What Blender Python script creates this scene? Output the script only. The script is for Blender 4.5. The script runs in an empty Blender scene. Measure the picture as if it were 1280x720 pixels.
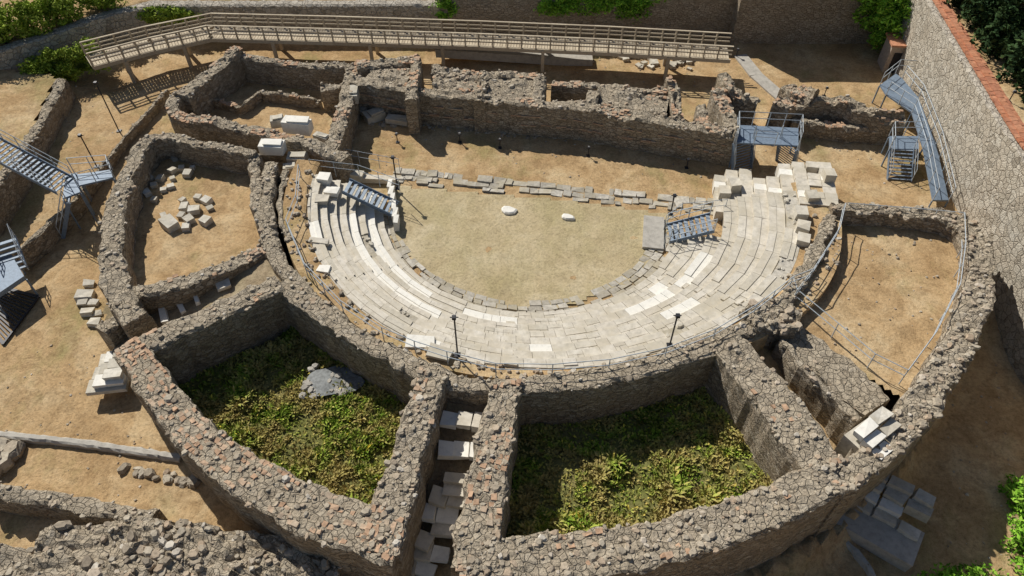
import bpy, math, random
import numpy as np
from mathutils import Vector, noise, Matrix
random.seed(7); np.random.seed(7)
R=random.random
def U(a,b): return a+(b-a)*random.random()
scn=bpy.context.scene
scn.view_settings.view_transform='Standard'
scn.view_settings.look='None'
scn.view_settings.exposure=0

# ------------------------------------------------------------------ survey (photo measurements -> metres)
H=32.0; PIT=math.radians(48); F=914.0; CP=math.cos(PIT); SP=math.sin(PIT)
def P(u,v,z=0.0):
    a=(u-640)/F; b=(360-v)/F
    t=(H-z)/(SP-b*CP)
    return Vector((a*t,(CP+b*SP)*t,z))
def nz(x,y,z=0.0): return noise.noise((x,y,z))
def sst(a,b,x):
    t=max(0.0,min(1.0,(x-a)/(b-a))); return t*t*(3-2*t)
def interp(x,xs,ys): return float(np.interp(x,xs,ys))
XW_Y=[-20,10,26,35,51,64]; XW_X=[33,31,29.8,29.6,31.2,32.4]
YW_X=[-80,-62,-39,-36.8,-33.5,-30,40]; YW_Y=[30,39.6,50.6,52.4,55.7,57.8,57.8]
def gz(x,y):
    h=0.07*nz(x*.25,y*.25)+0.03*nz(x*1.1,y*1.1)
    Rr=math.hypot(x-2,y-36)
    line=35.9-.158*(x-1.5)
    out=sst(24.0,26.2,Rr)*sst(line+1,line-7,y)
    side=sst(-18,12,x)
    h+=out*(-0.7-1.9*side)
    if 13.2<Rr<25 and y<line-.5:
        h=-1.3*sst(13.2,14.2,Rr)*sst(line-.5,line-1.5,y)*(1-out)+h*1.0
    if x>interp(y,XW_Y,XW_X)+.3: h=6.0
    if y>interp(x,YW_X,YW_Y)+.5: h=max(h,2.65)
    return h
def G(u,v):
    z=0
    for i in range(6):
        p=P(u,v,z); z=gz(p.x,p.y)
    p=P(u,v,z); p.z=gz(p.x,p.y); return p

# ------------------------------------------------------------------ mesh builder
class B:
    def __init__(s): s.v=[];s.f=[];s.m=[]
    def face(s,idx,m=0): s.f.append(idx); s.m.append(m)
    def box(s,c,ax,ay,az,m=0,jit=0.0):
        n=len(s.v)
        for k in (-1,1):
            for j in (-1,1):
                for i in (-1,1):
                    p=c+ax*(i*.5)+ay*(j*.5)+az*(k*.5)
                    if jit: p=p+Vector((U(-jit,jit),U(-jit,jit),U(-jit,jit)))
                    s.v.append(tuple(p))
        for q in ((0,2,3,1),(4,5,7,6),(0,1,5,4),(2,6,7,3),(0,4,6,2),(1,3,7,5)):
            s.face([n+a for a in q],m)
    def rbox(s,c,sx,sy,sz,ang=0,m=0,jit=0.0,tilt=0.0):
        r=Matrix.Rotation(ang,3,'Z')
        if tilt: r=r@Matrix.Rotation(U(-tilt,tilt),3,'X')@Matrix.Rotation(U(-tilt,tilt),3,'Y')
        s.box(Vector(c),r@Vector((sx,0,0)),r@Vector((0,sy,0)),r@Vector((0,0,sz)),m,jit)
    def rock(s,c,sz,m=0,flat=.6):
        a=sz*U(.45,.75);b=sz*U(.35,.6);h=sz*U(.3,.5)*flat*1.2
        ang=U(0,6.28); ca=math.cos(ang); sa=math.sin(ang); n=6; k=len(s.v)
        tx=U(-.2,.2);ty=U(-.2,.2)
        for (zz,rr) in ((-1,.8),(.15,1.0),(1,.68)):
            for i in range(n):
                t=6.2832*i/n+U(-.25,.25); q=rr*U(.8,1.15)
                x=a*q*math.cos(t); y=b*q*math.sin(t); z=h*zz+tx*x+ty*y
                s.v.append((c[0]+x*ca-y*sa,c[1]+x*sa+y*ca,c[2]+z))
        for L_ in (0,1):
            for i in range(n):
                j=(i+1)%n; s.face([k+L_*n+i,k+L_*n+j,k+L_*n+n+j,k+L_*n+n+i],m)
        s.face([k+2*n+i for i in range(n)],m)
    def bar(s,a,b,r,m=0,n=5):
        a=Vector(a);b=Vector(b);d=(b-a)
        if d.length<1e-5: return
        d.normalize()
        x=d.cross(Vector((0,0,1)))
        if x.length<.05: x=Vector((1,0,0))
        x.normalize();y=d.cross(x)
        k=len(s.v)
        for p in (a,b):
            for i in range(n):
                t=6.2832*i/n
                s.v.append(tuple(p+x*(r*math.cos(t))+y*(r*math.sin(t))))
        for i in range(n):
            j=(i+1)%n; s.face([k+i,k+j,k+n+j,k+n+i],m)
        s.face([k+i for i in range(n)][::-1],m); s.face([k+n+i for i in range(n)],m)
    def plank(s,a,b,w,t,m=0):
        a=Vector(a);b=Vector(b);d=b-a;L=d.length
        if L<1e-4:return
        dn=d/L
        side=dn.cross(Vector((0,0,1)))
        if side.length<.05: side=Vector((1,0,0))
        side.normalize(); up=side.cross(dn)
        s.box((a+b)/2,d,side*w,up*t,m)
    def obj(s,name,mats,parent=None,smooth=False):
        me=bpy.data.meshes.new(name)
        me.from_pydata(s.v,[],s.f)
        for m in mats: me.materials.append(m)
        if len(mats)>1: me.polygons.foreach_set('material_index',s.m)
        if smooth: me.polygons.foreach_set('use_smooth',[True]*len(s.f))
        me.update()
        o=bpy.data.objects.new(name,me); scn.collection.objects.link(o)
        if parent: o.parent=parent
        return o
def empty(name):
    o=bpy.data.objects.new(name,None); scn.collection.objects.link(o); return o

# ------------------------------------------------------------------ materials
class NT:
    def __init__(s,name,rough=.9,spec=.2,metal=0):
        s.mat=bpy.data.materials.new(name); s.mat.use_nodes=True
        s.t=s.mat.node_tree; s.b=s.t.nodes['Principled BSDF']
        s.b.inputs['Roughness'].default_value=rough
        s.b.inputs['Specular IOR Level'].default_value=spec
        s.b.inputs['Metallic'].default_value=metal
        s.geo=s.n('ShaderNodeNewGeometry')
    def n(s,ty,**k):
        x=s.t.nodes.new(ty)
        for a,b in k.items(): setattr(x,a,b)
        return x
    def l(s,a,b): s.t.links.new(a,b)
    def pos(s,sc=(1,1,1),distort=0,dscale=2):
        m=s.n('ShaderNodeVectorMath',operation='MULTIPLY'); s.l(s.geo.outputs['Position'],m.inputs[0]); m.inputs[1].default_value=sc
        o=m.outputs[0]
        if distort:
            nn=s.n('ShaderNodeTexNoise'); nn.inputs['Scale'].default_value=dscale; nn.inputs['Detail'].default_value=1
            s.l(o,nn.inputs['Vector'])
            q=s.n('ShaderNodeVectorMath',operation='SUBTRACT'); s.l(nn.outputs['Color'],q.inputs[0]); q.inputs[1].default_value=(.5,.5,.5)
            w=s.n('ShaderNodeVectorMath',operation='SCALE'); s.l(q.outputs[0],w.inputs[0]); w.inputs['Scale'].default_value=distort
            e=s.n('ShaderNodeVectorMath',operation='ADD'); s.l(o,e.inputs[0]); s.l(w.outputs[0],e.inputs[1]); o=e.outputs[0]
        return o
    def noise(s,scale,detail=4,vec=None,rough=.55):
        x=s.n('ShaderNodeTexNoise'); x.inputs['Scale'].default_value=scale; x.inputs['Detail'].default_value=detail; x.inputs['Roughness'].default_value=rough
        s.l(vec if vec else s.geo.outputs['Position'],x.inputs['Vector']); return x.outputs['Fac']
    def ramp(s,fac,stops,inter='LINEAR'):
        x=s.n('ShaderNodeValToRGB'); cr=x.color_ramp; cr.interpolation=inter
        while len(cr.elements)<len(stops): cr.elements.new(.5)
        for e,(p,c) in zip(cr.elements,stops):
            e.position=p; e.color=(c[0],c[1],c[2],1) if hasattr(c,'__len__') else (c,c,c,1)
        s.l(fac,x.inputs[0]); return x.outputs['Color']
    def mix(s,f,a,b,mode='MIX'):
        x=s.n('ShaderNodeMix',data_type='RGBA',blend_type=mode)
        for sock,val in ((x.inputs[0],f),(x.inputs[6],a),(x.inputs[7],b)):
            if isinstance(val,(int,float)): sock.default_value=val
            elif isinstance(val,tuple): sock.default_value=(*val,1)
            else: s.l(val,sock)
        return x.outputs[2]
    def mr(s,v,a,b,c,d):
        x=s.n('ShaderNodeMapRange'); 
        for i,k in enumerate((a,b,c,d)): x.inputs[i+1].default_value=k
        s.l(v,x.inputs[0]); return x.outputs[0]
    def math(s,op,a,b):
        x=s.n('ShaderNodeMath',operation=op)
        for i,k in enumerate((a,b)):
            if isinstance(k,(int,float)): x.inputs[i].default_value=k
            else: s.l(k,x.inputs[i])
        return x.outputs[0]
    def bump(s,h,dist=.05,strength=.8):
        x=s.n('ShaderNodeBump'); x.inputs['Distance'].default_value=dist; x.inputs['Strength'].default_value=strength
        s.l(h,x.inputs['Height']); s.l(x.outputs[0],s.b.inputs['Normal'])
    def col(s,c):
        if isinstance(c,tuple): s.b.inputs['Base Color'].default_value=(*c,1)
        else: s.l(c,s.b.inputs['Base Color'])

def mat_rubble(name,cols,scale=2.9,zsc=1.9,mortar=(.20,.165,.12),tint=(.36,.285,.19),topc=(.47,.40,.30)):
    m=NT(name,.95,.1)
    v=m.pos((1,1,zsc),.2,2.2)
    vo=m.n('ShaderNodeTexVoronoi'); vo.inputs['Scale'].default_value=scale; m.l(v,vo.inputs['Vector'])
    ve=m.n('ShaderNodeTexVoronoi',feature='DISTANCE_TO_EDGE'); ve.inputs['Scale'].default_value=scale; m.l(v,ve.inputs['Vector'])
    se=m.n('ShaderNodeSeparateColor'); m.l(vo.outputs['Color'],se.inputs[0])
    c=m.ramp(se.outputs[0],[(i/(len(cols)-1),q) for i,q in enumerate(cols)])
    fine=m.noise(10,3,rough=.7)
    c=m.mix(1.0,c,m.ramp(fine,[(.25,.55),(.75,1.35)]),'MULTIPLY')
    c=m.mix(m.mr(m.noise(.5,3),.38,.66,0,.5),c,tint)
    e=m.mr(ve.outputs['Distance'],.0,.07,0,1)
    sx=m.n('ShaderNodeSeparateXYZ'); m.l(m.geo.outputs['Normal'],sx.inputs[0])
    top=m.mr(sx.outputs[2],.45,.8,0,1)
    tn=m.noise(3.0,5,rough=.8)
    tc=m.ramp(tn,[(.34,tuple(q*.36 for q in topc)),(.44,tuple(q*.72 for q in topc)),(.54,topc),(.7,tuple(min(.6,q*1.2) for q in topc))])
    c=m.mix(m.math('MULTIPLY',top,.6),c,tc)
    c=m.mix(m.mr(e,0,1,.6,0),c,mortar)
    m.col(c)
    m.bump(m.math('ADD',m.math('MULTIPLY',e,.6),fine),.10,1.0)
    return m.mat
STC=[(.20,.165,.125),(.35,.29,.215),(.45,.385,.295),(.31,.245,.175),(.53,.47,.38)]
M_rub=mat_rubble('rubble_masonry',STC)
M_cob=mat_rubble('cobble_retaining',[(.33,.29,.23),(.54,.48,.39),(.6,.55,.46),(.44,.39,.31)],2.3,1.1,(.28,.235,.18),(.52,.45,.35),(.5,.45,.38))
M_rear=mat_rubble('rear_wall_masonry',[(.28,.23,.17),(.42,.35,.26),(.50,.42,.32),(.35,.28,.2)],3.0,2.0,(.24,.19,.14),(.40,.31,.21),(.40,.34,.26))

def mat_island(name,stops,rough=.9,nscale=8,amp=(.6,1.2),bs=.03,tint=None,spec=.15):
    m=NT(name,rough,spec)
    c=m.ramp(m.geo.outputs['Random Per Island'],stops)
    nn=m.noise(nscale,3,rough=.7)
    c=m.mix(1.0,c,m.ramp(nn,[(.28,amp[0]),(.5,(amp[0]+amp[1])/2+.05),(.72,amp[1])]),'MULTIPLY')
    if tint: c=m.mix(m.mr(m.noise(.9,3,rough=.65),.42,.66,0,.75),c,tint)
    m.col(c)
    if bs>0: m.bump(nn,bs,.9)
    return m.mat
M_rock=mat_island('loose_rubble',[(0,(.25,.205,.155)),(.3,(.39,.33,.25)),(.6,(.47,.41,.32)),(.85,(.42,.32,.225)),(1,(.58,.53,.45))],.95,6,(.62,1.15),.03)
M_marb=mat_island('aged_marble',[(0,(.52,.475,.39)),(.3,(.61,.56,.47)),(.7,(.66,.61,.525)),(1,(.57,.515,.425))],.8,3,(.72,1.1),.0,(.50,.445,.345),.08)
M_white=mat_island('white_marble',[(0,(.72,.69,.62)),(1,(.77,.74,.67))],.75,4,(.88,1.06),.0,None,.08)
M_bm=mat_island('block_marble',[(0,(.42,.385,.32)),(.5,(.56,.52,.44)),(1,(.66,.62,.54))],.85,4,(.72,1.12),.02,(.44,.39,.30),.1)
M_flag=mat_island('orchestra_flagstone',[(0,(.37,.335,.275)),(.5,(.47,.43,.36)),(1,(.56,.52,.45))],.85,5,(.62,1.15),.02,(.38,.33,.23))
M_brick=mat_island('terracotta',[(0,(.42,.17,.09)),(.5,(.50,.24,.14)),(1,(.36,.15,.09))],.9,6,(.65,1.2),.0)
M_oldbrick=mat_island('old_brick',[(0,(.39,.25,.16)),(.5,(.50,.33,.215)),(1,(.43,.35,.26))],.9,6,(.65,1.2),.0)
M_wood=mat_island('weathered_timber',[(0,(.40,.33,.24)),(1,(.53,.45,.33))],.8,10,(.75,1.15),.0)
M_conc=mat_island('concrete',[(0,(.40,.37,.32)),(1,(.46,.43,.38))],.9,3,(.7,1.1),.0)

def mat_ground(name,a,b,c,g,gm=(.52,.68),con=(.70,1.22),dark=.5):
    m=NT(name,1.0,.05)
    v=m.pos((1,1,1),1.5,.6)
    k=m.ramp(m.noise(.3,4,v,.68),[(.34,a),(.5,b),(.66,c)])
    k=m.mix(m.mr(m.noise(.2,4,m.pos((1.3,.8,1),0),.7),gm[0],gm[1],0,.8),k,g)
    k=m.mix(m.mr(m.noise(1.1,5,v,.78),.46,.62,0,dark),k,tuple(x*.62 for x in a))
    fine=m.noise(6,4,rough=.85)
    k=m.mix(1.0,k,m.ramp(fine,[(.25,con[0]*.7),(.5,1.0),(.75,con[1])]),'MULTIPLY')
    m.col(k); m.bump(fine,.08,.75)
    return m.mat
M_gr=mat_ground('dry_grass_ground',(.385,.25,.125),(.50,.345,.185),(.57,.43,.255),(.30,.25,.11))
M_orc=mat_ground('orchestra_turf',(.44,.35,.205),(.51,.415,.255),(.56,.47,.31),(.39,.33,.17),(.45,.7),(.76,1.18),.32)
M_pit=mat_ground('pit_soil',(.15,.16,.045),(.20,.19,.07),(.31,.25,.11),(.11,.15,.035),(.5,.7))
M_dark=mat_ground('corridor_soil',(.25,.185,.115),(.33,.255,.165),(.39,.32,.21),(.22,.19,.10))

def mat_leaf(name,stops,yellow=None,ym=(.42,.56)):
    m=NT(name,.8,.08)
    c=m.ramp(m.geo.outputs['Random Per Island'],stops)
    c=m.mix(1.0,c,m.ramp(m.noise(1.1,3,rough=.75),[(.32,.42),(.5,.9),(.68,1.35)]),'MULTIPLY')
    if yellow: c=m.mix(m.mr(m.noise(.5,4,rough=.75),ym[0],ym[1],0,.8),c,yellow)
    m.col(c)
    return m.mat
M_weed=mat_leaf('weed_leaves',[(0,(.13,.22,.025)),(.45,(.24,.34,.04)),(.8,(.36,.42,.07)),(.95,(.50,.42,.14)),(1,(.80,.68,.08))],(.43,.33,.13))
M_bush=mat_leaf('bush_leaves',[(0,(.12,.28,.02)),(.6,(.26,.50,.05)),(1,(.38,.6,.08))])
M_hedge=mat_leaf('hedge_leaves',[(0,(.14,.22,.02)),(.6,(.30,.40,.05)),(1,(.45,.53,.09))])
M_cyp=mat_leaf('cypress_leaves',[(0,(.018,.04,.016)),(.7,(.04,.075,.025)),(1,(.08,.125,.04))])
M_scrub=mat_leaf('scrub_leaves',[(0,(.12,.12,.06)),(.7,(.24,.22,.12)),(1,(.32,.30,.18))])
def mat_plain(name,c,rough=.5,metal=0.0,amp=.15):
    m=NT(name,rough,.3,metal)
    m.col(m.mix(1.0,c,m.ramp(m.noise(6,2),[(.3,1-amp),(.7,1+amp)]),'MULTIPLY')); return m.mat
M_met=mat_plain('galvanised_steel',(.42,.455,.48),.6,.2)
M_tread=mat_plain('steel_treads',(.26,.31,.37),.65,.1)
M_metd=mat_plain('steel_grating',(.175,.225,.29),.6,.1)
M_blk=mat_plain('black_metal',(.03,.03,.035),.5,.2)
M_lampw=mat_plain('lamp_glass',(.7,.7,.68),.3)
M_bark=mat_plain('bark',(.12,.08,.05),.95)
M_plast=mat_plain('plaster',(.42,.34,.27),.9)
M_road=mat_ground('pavement',(.40,.39,.36),(.45,.44,.41),(.48,.47,.44),(.38,.37,.35),dark=.15)
M_red=mat_plain('red_plastic',(.5,.03,.02),.5)
M_damp=mat_plain('damp_silt',(.15,.16,.16),.25,0,.4)

# ------------------------------------------------------------------ terrain
def axis(lo,hi,st,far):
    a=list(np.arange(lo,hi+.01,st)); k=st
    x=hi; R_=[]
    while x<far: k*=1.35; x+=k; R_.append(x)
    x=lo;k=st;L=[]
    while x>-far: k*=1.35; x-=k; L.append(x)
    return L[::-1]+a+R_
xs=axis(-48,42,.5,1600); ys=axis(2,70,.5,1600)
b=B()
for y in ys:
    for x in xs: b.v.append((x,y,gz(x,y)))
nx=len(xs)
for j in range(len(ys)-1):
    for i in range(nx-1): b.f.append([j*nx+i,j*nx+i+1,(j+1)*nx+i+1,(j+1)*nx+i]); b.m.append(0)
b.obj('ground',[M_gr],smooth=True)

def inside(x,y,pl):
    c=False;n=len(pl);j=n-1
    for i in range(n):
        xi,yi=pl[i];xj,yj=pl[j]
        if (yi>y)!=(yj>y) and x<(xj-xi)*(y-yi)/(yj-yi)+xi: c=not c
        j=i
    return c
def patch(name,poly,mat,amp=.08,st=.3,ramp=None,parent=None,bumpf=None):
    w=[P(*p) for p in poly]; pl=[(p.x,p.y) for p in w]
    z0=sum(p.z for p in w)/len(w)
    x0=min(p[0] for p in pl);x1=max(p[0] for p in pl);y0=min(p[1] for p in pl);y1=max(p[1] for p in pl)
    b=B();idx={}
    def hh(x,y):
        z=z0
        if ramp:
            A,Bp=ramp; d=Bp-A; t=((x-A.x)*d.x+(y-A.y)*d.y)/(d.x**2+d.y**2); t=max(0,min(1,t)); z=A.z+(Bp.z-A.z)*t
        z+=amp*nz(x*.5,y*.5,3)+amp*.4*nz(x*2,y*2,5)
        if bumpf: z+=bumpf(x,y)
        return z
    def vid(i,j):
        if (i,j) not in idx:
            x=x0+i*st;y=y0+j*st; idx[(i,j)]=len(b.v); b.v.append((x,y,hh(x,y)))
        return idx[(i,j)]
    for i in range(int((x1-x0)/st)+1):
        for j in range(int((y1-y0)/st)+1):
            if inside(x0+(i+.5)*st,y0+(j+.5)*st,pl):
                b.face([vid(i,j),vid(i+1,j),vid(i+1,j+1),vid(i,j+1)])
    o=b.obj(name,[mat],parent,True)
    return pl,hh

# ------------------------------------------------------------------ walls
def resample(pts,ws,curved,step=.25):
    out=[];n=len(pts)
    for i in range(n-1):
        p0=pts[max(i-1,0)];p1=pts[i];p2=pts[i+1];p3=pts[min(i+2,n-1)]
        k=max(1,int((p2-p1).length/step))
        for j in range(k):
            t=j/k
            if curved: q=.5*((2*p1)+(p2-p0)*t+(2*p0-5*p1+4*p2-p3)*t*t+(3*p1-p0-3*p2+p3)*t**3)
            else: q=p1.lerp(p2,t)
            out.append((q,ws[i]+(ws[i+1]-ws[i])*t))
    out.append((pts[-1],ws[-1])); return out
def wall(name,pix,w=1.2,z=2.6,z0=-1.5,amp=.13,rocks=6,curved=True,mat=None,parent=None,world=False,batter=.0,rmat=None,rs=(.08,.33),seed=0,crack=.07,blk=0.0,bricks=0):
    mat=mat or M_rub; rmat=rmat or M_rock
    pts=[]
    for p in pix:
        if world: pts.append(Vector(p))
        else: pts.append(P(p[0],p[1],p[2] if len(p)>2 else z))
    ws=w if isinstance(w,(list,tuple)) else [w]*len(pts)
    S=resample(pts,ws,curved)
    b=B(); N=len(S); rows=[]; br=[]; bk=[]
    mx=max(p[0].z for p in S)
    nl=max(2,int((mx-z0)/.4)); nt=max(4,int(max(ws)/.2))
    ea=.2 if rocks else .0
    for i,(p,wd) in enumerate(S):
        a=S[max(i-1,0)][0];c=S[min(i+1,N-1)][0]; t=(c-a); t.z=0; t.normalize(); n=Vector((-t.y,t.x,0))
        row=[]
        def zt(q):
            zz=p.z+amp*(.8*nz(q.x*.4,q.y*.4,seed+1)+.6*nz(q.x*1.5,q.y*1.5,seed+4))+crack*(nz(q.x*3.3,q.y*3.3,9)+.7*nz(q.x*7,q.y*7,9))
            if blk: zz-=blk*(.5+.5*noise.cell((q.x*.42,q.y*.42,seed+2.0)))+blk*.5*noise.cell((q.x*.95+5,q.y*.95,seed+2.0))
            return zz
        eL=p+n*(wd/2-ea*.6*abs(nz(p.x*1.3,p.y*1.3,77))+ea*nz(p.x*.9,p.y*.9,51))
        eR=p-n*(wd/2-ea*.6*abs(nz(p.x*1.3,p.y*1.3,79))+ea*nz(p.x*.9,p.y*.9,61))
        dl=.22*abs(nz(p.x*2.6,p.y*2.6,52)) if rocks else 0; dr=.22*abs(nz(p.x*2.6,p.y*2.6,62)) if rocks else 0
        for k in range(nl):
            f=k/nl; q=eL+n*(batter*(1-f)+.05*nz(eL.x*1.5,eL.y*1.5,f*nl*.6)); top=zt(eL)-.12; row.append((q.x,q.y,z0+(top-z0)*f))
        for k in range(nt+1):
            f=k/nt; q=eL.lerp(eR,f); e=abs(f-.5)*2
            jx=.05*nz(q.x*3,q.y*3,20); zz=zt(q)-(.04+.26*abs(nz(q.x*2,q.y*2,8)) if e>.82 else 0)
            if k==0: q=q-n*dl
            if k==nt: q=q+n*dr
            row.append((q.x+jx,q.y+jx,zz))
        for k in range(nl-1,-1,-1):
            f=k/nl; q=eR-n*(batter*(1-f)+.05*nz(eR.x*1.5,eR.y*1.5,f*nl*.6+7)); top=zt(eR)-.12; row.append((q.x,q.y,z0+(top-z0)*f))
        rows.append(row)
        if rocks and i<N-1:
            cnt=rocks*wd*.25*(1+1.8*nz(p.x*.5,p.y*.5,90))
            cnt=max(0,int(cnt)+(1 if R()<cnt-int(cnt) else 0))
            for _ in range(cnt):
                f=U(.0,1.0); q=eL.lerp(eR,f)+t*U(0,.25); s_=rs[0]+(rs[1]-rs[0])*R()**1.5; s_*=U(.7,1.35)
                ed=.10 if abs(f-.5)>.43 else 0
                br.append((Vector((q.x,q.y,zt(q)-s_*.02-ed)),s_))
        if bricks and i<N-1:
            for f in (.12,.3,.48,.66,.84):
                q=eL.lerp(eR,f)
                if nz(q.x*.5,q.y*.5,33)>.22-bricks*.25 and R()<.55:
                    bk.append((Vector((q.x,q.y,zt(q)-.015)),math.atan2(t.y,t.x)+U(-.15,.15)))
    m=len(rows[0])
    for r in rows: b.v.extend(r)
    for i in range(N-1):
        for k in range(m-1): b.face([i*m+k,i*m+k+1,(i+1)*m+k+1,(i+1)*m+k],0)
    b.face(list(range(m))[::-1],0); b.face([(N-1)*m+k for k in range(m)],0)
    for c,s_ in br: b.rock(c,s_,1)
    for c,a in bk: b.rbox(c,U(.18,.34),U(.14,.26),.08,a,2,.03,.12)
    return b.obj(name,[mat,rmat,M_oldbrick],parent)

def ext(th): return -.15+1.5*sst(math.radians(285),math.radians(338),th)
def CV(s,th,z=0.0):
    cx=1.0+.8*s; cy=36.2-.1*s; r=8.5+(6.2+ext(th))*s
    return Vector((cx+r*math.cos(th),cy+r*math.sin(th),z))
D=math.radians

TH=empty('roman_theatre_ruin')
W=lambda n,p,**k: wall(n,p,parent=TH,**k)
W('inner_ring_wall',[(337,202),(334,270),(352,330),(430,406),(530,459),(590,481),(655,479),(780,460),(900,421),(968,387),(1012,330),(1040,268)],w=[.9,.9,1.0,1.1,1.1,1.0,1.0,1.0,1.1,1.1,.9,.8],z=2.38,z0=-1.5,amp=.06,rocks=5)
W('chamber_wall',[(160,440),(250,398),(350,352)],w=1.5,z0=-2,bricks=.5)
W('chamber_wall',[(350,354),(430,410),(540,470)],w=1.1,z=2.45,z0=-2,amp=.06,rocks=5)
W('outer_wall',[(160,432),(200,492),(245,543),(310,595),(390,637),(470,668),(500,676)],w=[1.6,1.7,1.9,2.1,2.3,2.3,2.3],z0=-3,bricks=1.1)
W('radial_wall',[(540,462),(508,570),(470,690)],w=[1.6,1.7,2.0],z=2.65,z0=-3,bricks=.4,rocks=10,amp=.16)
W('radial_wall',[(634,475),(610,590),(592,712)],w=[1.5,1.9,2.2],z=2.65,z0=-3,bricks=.5,rocks=10,amp=.16)
W('chamber_wall',[(640,482),(770,468),(900,430)],w=1.05,z=2.45,z0=-2,amp=.06,rocks=5)
W('radial_wall',[(908,424),(975,505),(1035,590)],w=[2.0,2.2,2.1],z0=-3,amp=.16,bricks=.3)
W('outer_wall',[(575,702),(700,698),(800,682),(900,655),(985,622),(1045,592)],w=[2.3,2.2,2.1,2.0,2.0,1.8],z0=-4,bricks=.5,amp=.14,rocks=8)
W('ruined_core',[(935,400),(965,392),(1000,402)],w=[1.6,2.4,1.5],z=2.5,z0=-2,amp=.4,rocks=9,rs=(.15,.5),crack=.2)
W('outer_wall',[(1040,258),(1110,262),(1190,272),(1222,300),(1226,345),(1212,400),(1180,462),(1140,520),(1085,575),(1040,608)],w=[.9,1.0,1.3,1.6,1.7,1.7,1.7,1.6,1.4,1.4],z=2.5,z0=-4,amp=.18,rocks=10,crack=.11,rs=(.08,.38))
W('platform_wall',[(985,415),(1025,445),(1065,478),(1098,508)],w=[1.5,2.2,2.4,1.8],z=1.75,z0=-2,amp=.04,rocks=1.2,rs=(.08,.2))
W('platform_wall',[(975,425),(1010,462),(1075,522)],w=.6,z=2.0,z0=-2,amp=.25,rocks=6)
W('outer_wall',[(318,192),(255,180),(190,170),(160,215),(143,265),(138,320),(150,372),(170,398)],w=[.8,.9,1.0,1.2,1.4,1.5,1.6,1.3],z=2.5,z0=-2,amp=.16)
W('chamber_wall',[(318,192),(322,250),(340,315)],w=.9,z=2.3,z0=-1.5)
W('chamber_wall',[(150,368),(240,348),(335,308)],w=1.1,z=2.2,z0=-2,bricks=.3)
W('radial_wall',[(125,412),(150,392)],w=1.0,z=1.6,z0=-1,curved=False)
W('stair_flank_wall',[(356,212),(350,262),(362,300)],w=.5,z=2.1,z0=-1,amp=.1,rocks=4)

patch('dry_chamber_floor',[(175,185,.8),(320,195,.8),(350,320,.8),(160,372,.8),(140,300,.8)],M_gr,parent=TH)
patch('dry_chamber_floor',[(1035,262,1.5),(1200,280,1.5),(1225,340,1.5),(1200,410,1.5),(1130,500,1.5),(1060,460,1.5),(975,400,1.5),(960,380,1.5),(1010,330,1.5)],M_gr,parent=TH)
pitb=lambda x,y: .25*nz(x*.6,y*.6,11)
PL,HL=patch('chamber_soil',[(165,440,-.6),(350,350,-.6),(545,465,-.6),(470,680,-.6),(300,610,-.6)],M_pit,parent=TH,bumpf=pitb)
PR,HR=patch('chamber_soil',[(640,470,-.6),(910,430,-.6),(1040,610,-.6),(820,700,-.6),(590,710,-.6)],M_pit,parent=TH,bumpf=pitb)
patch('corridor_floor',[(560,480,1.8),(620,480,1.8),(590,720,-1.4),(495,720,-1.4)],M_dark,amp=.12,ramp=(P(590,485,1.6),P(535,715,-1.5)),parent=TH)
patch('corridor_floor',[(140,440,.6),(130,385,.6),(330,310,1.9),(355,350,1.9)],M_dark,amp=.12,ramp=(P(160,410,.5),P(335,335,1.9)),parent=TH)
patch('corridor_floor',[(900,400,.6),(1020,400,.6),(1130,550,-1),(1040,630,-1)],M_gr,amp=.1,ramp=(P(960,430,.9),P(1080,590,-1.0)),parent=TH)

def slab(b,s0,s1,t0,t1,z,th,m=0,g=.010,tilt=.007):
    gs=g/6.2; r=8.5+6.2*(s0+s1)/2; gt=g/r
    j=lambda:U(-tilt,tilt)
    k=len(b.v)
    q=[(s0+gs,t0+gt),(s1-gs,t0+gt),(s1-gs,t1-gt),(s0+gs,t1-gt)]
    zs=[z+j() for _ in q]
    for (s,t),zz in zip(q,zs):
        p=CV(s+j()*.15,t,zz-th); b.v.append(tuple(p))
    for (s,t),zz in zip(q,zs):
        p=CV(s+j()*.15,t+j()*.06,zz); b.v.append(tuple(p))
    for f in ((0,3,2,1),(4,5,6,7),(0,1,5,4),(1,2,6,5),(2,3,7,6),(3,0,4,7)): b.face([k+a for a in f],m)
base=B()
NR=8; S0=.175; SE=1.0; ZT=2.0
rowz=[.15+(ZT-.15)*(i+1)/NR for i in range(NR)]
def arc_end(i): return D(357) if i>=3 else D(341)
for i in range(NR):
    s0=S0+(SE-S0)*i/NR; s1=S0+(SE-S0)*(i+1)/NR
    t=D(177); e=arc_end(i); z=rowz[i]-.05
    n=90
    k=len(base.v)
    for a in range(n+1):
        th=t+(e-t)*a/n
        for (s,zz) in ((s0+.004,-1.5),(s0+.004,z),(s1,z),(s1,-1.5)): base.v.append(tuple(CV(s,th,zz)))
    for a in range(n):
        for c in range(3): base.face([k+a*4+c,k+a*4+c+1,k+a*4+5+c,k+a*4+4+c])
    base.face([k,k+3,k+2,k+1]); q=k+n*4; base.face([q,q+1,q+2,q+3])
base.obj('seating_core',[M_flag],TH)
st=B(); chips=[]
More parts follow.
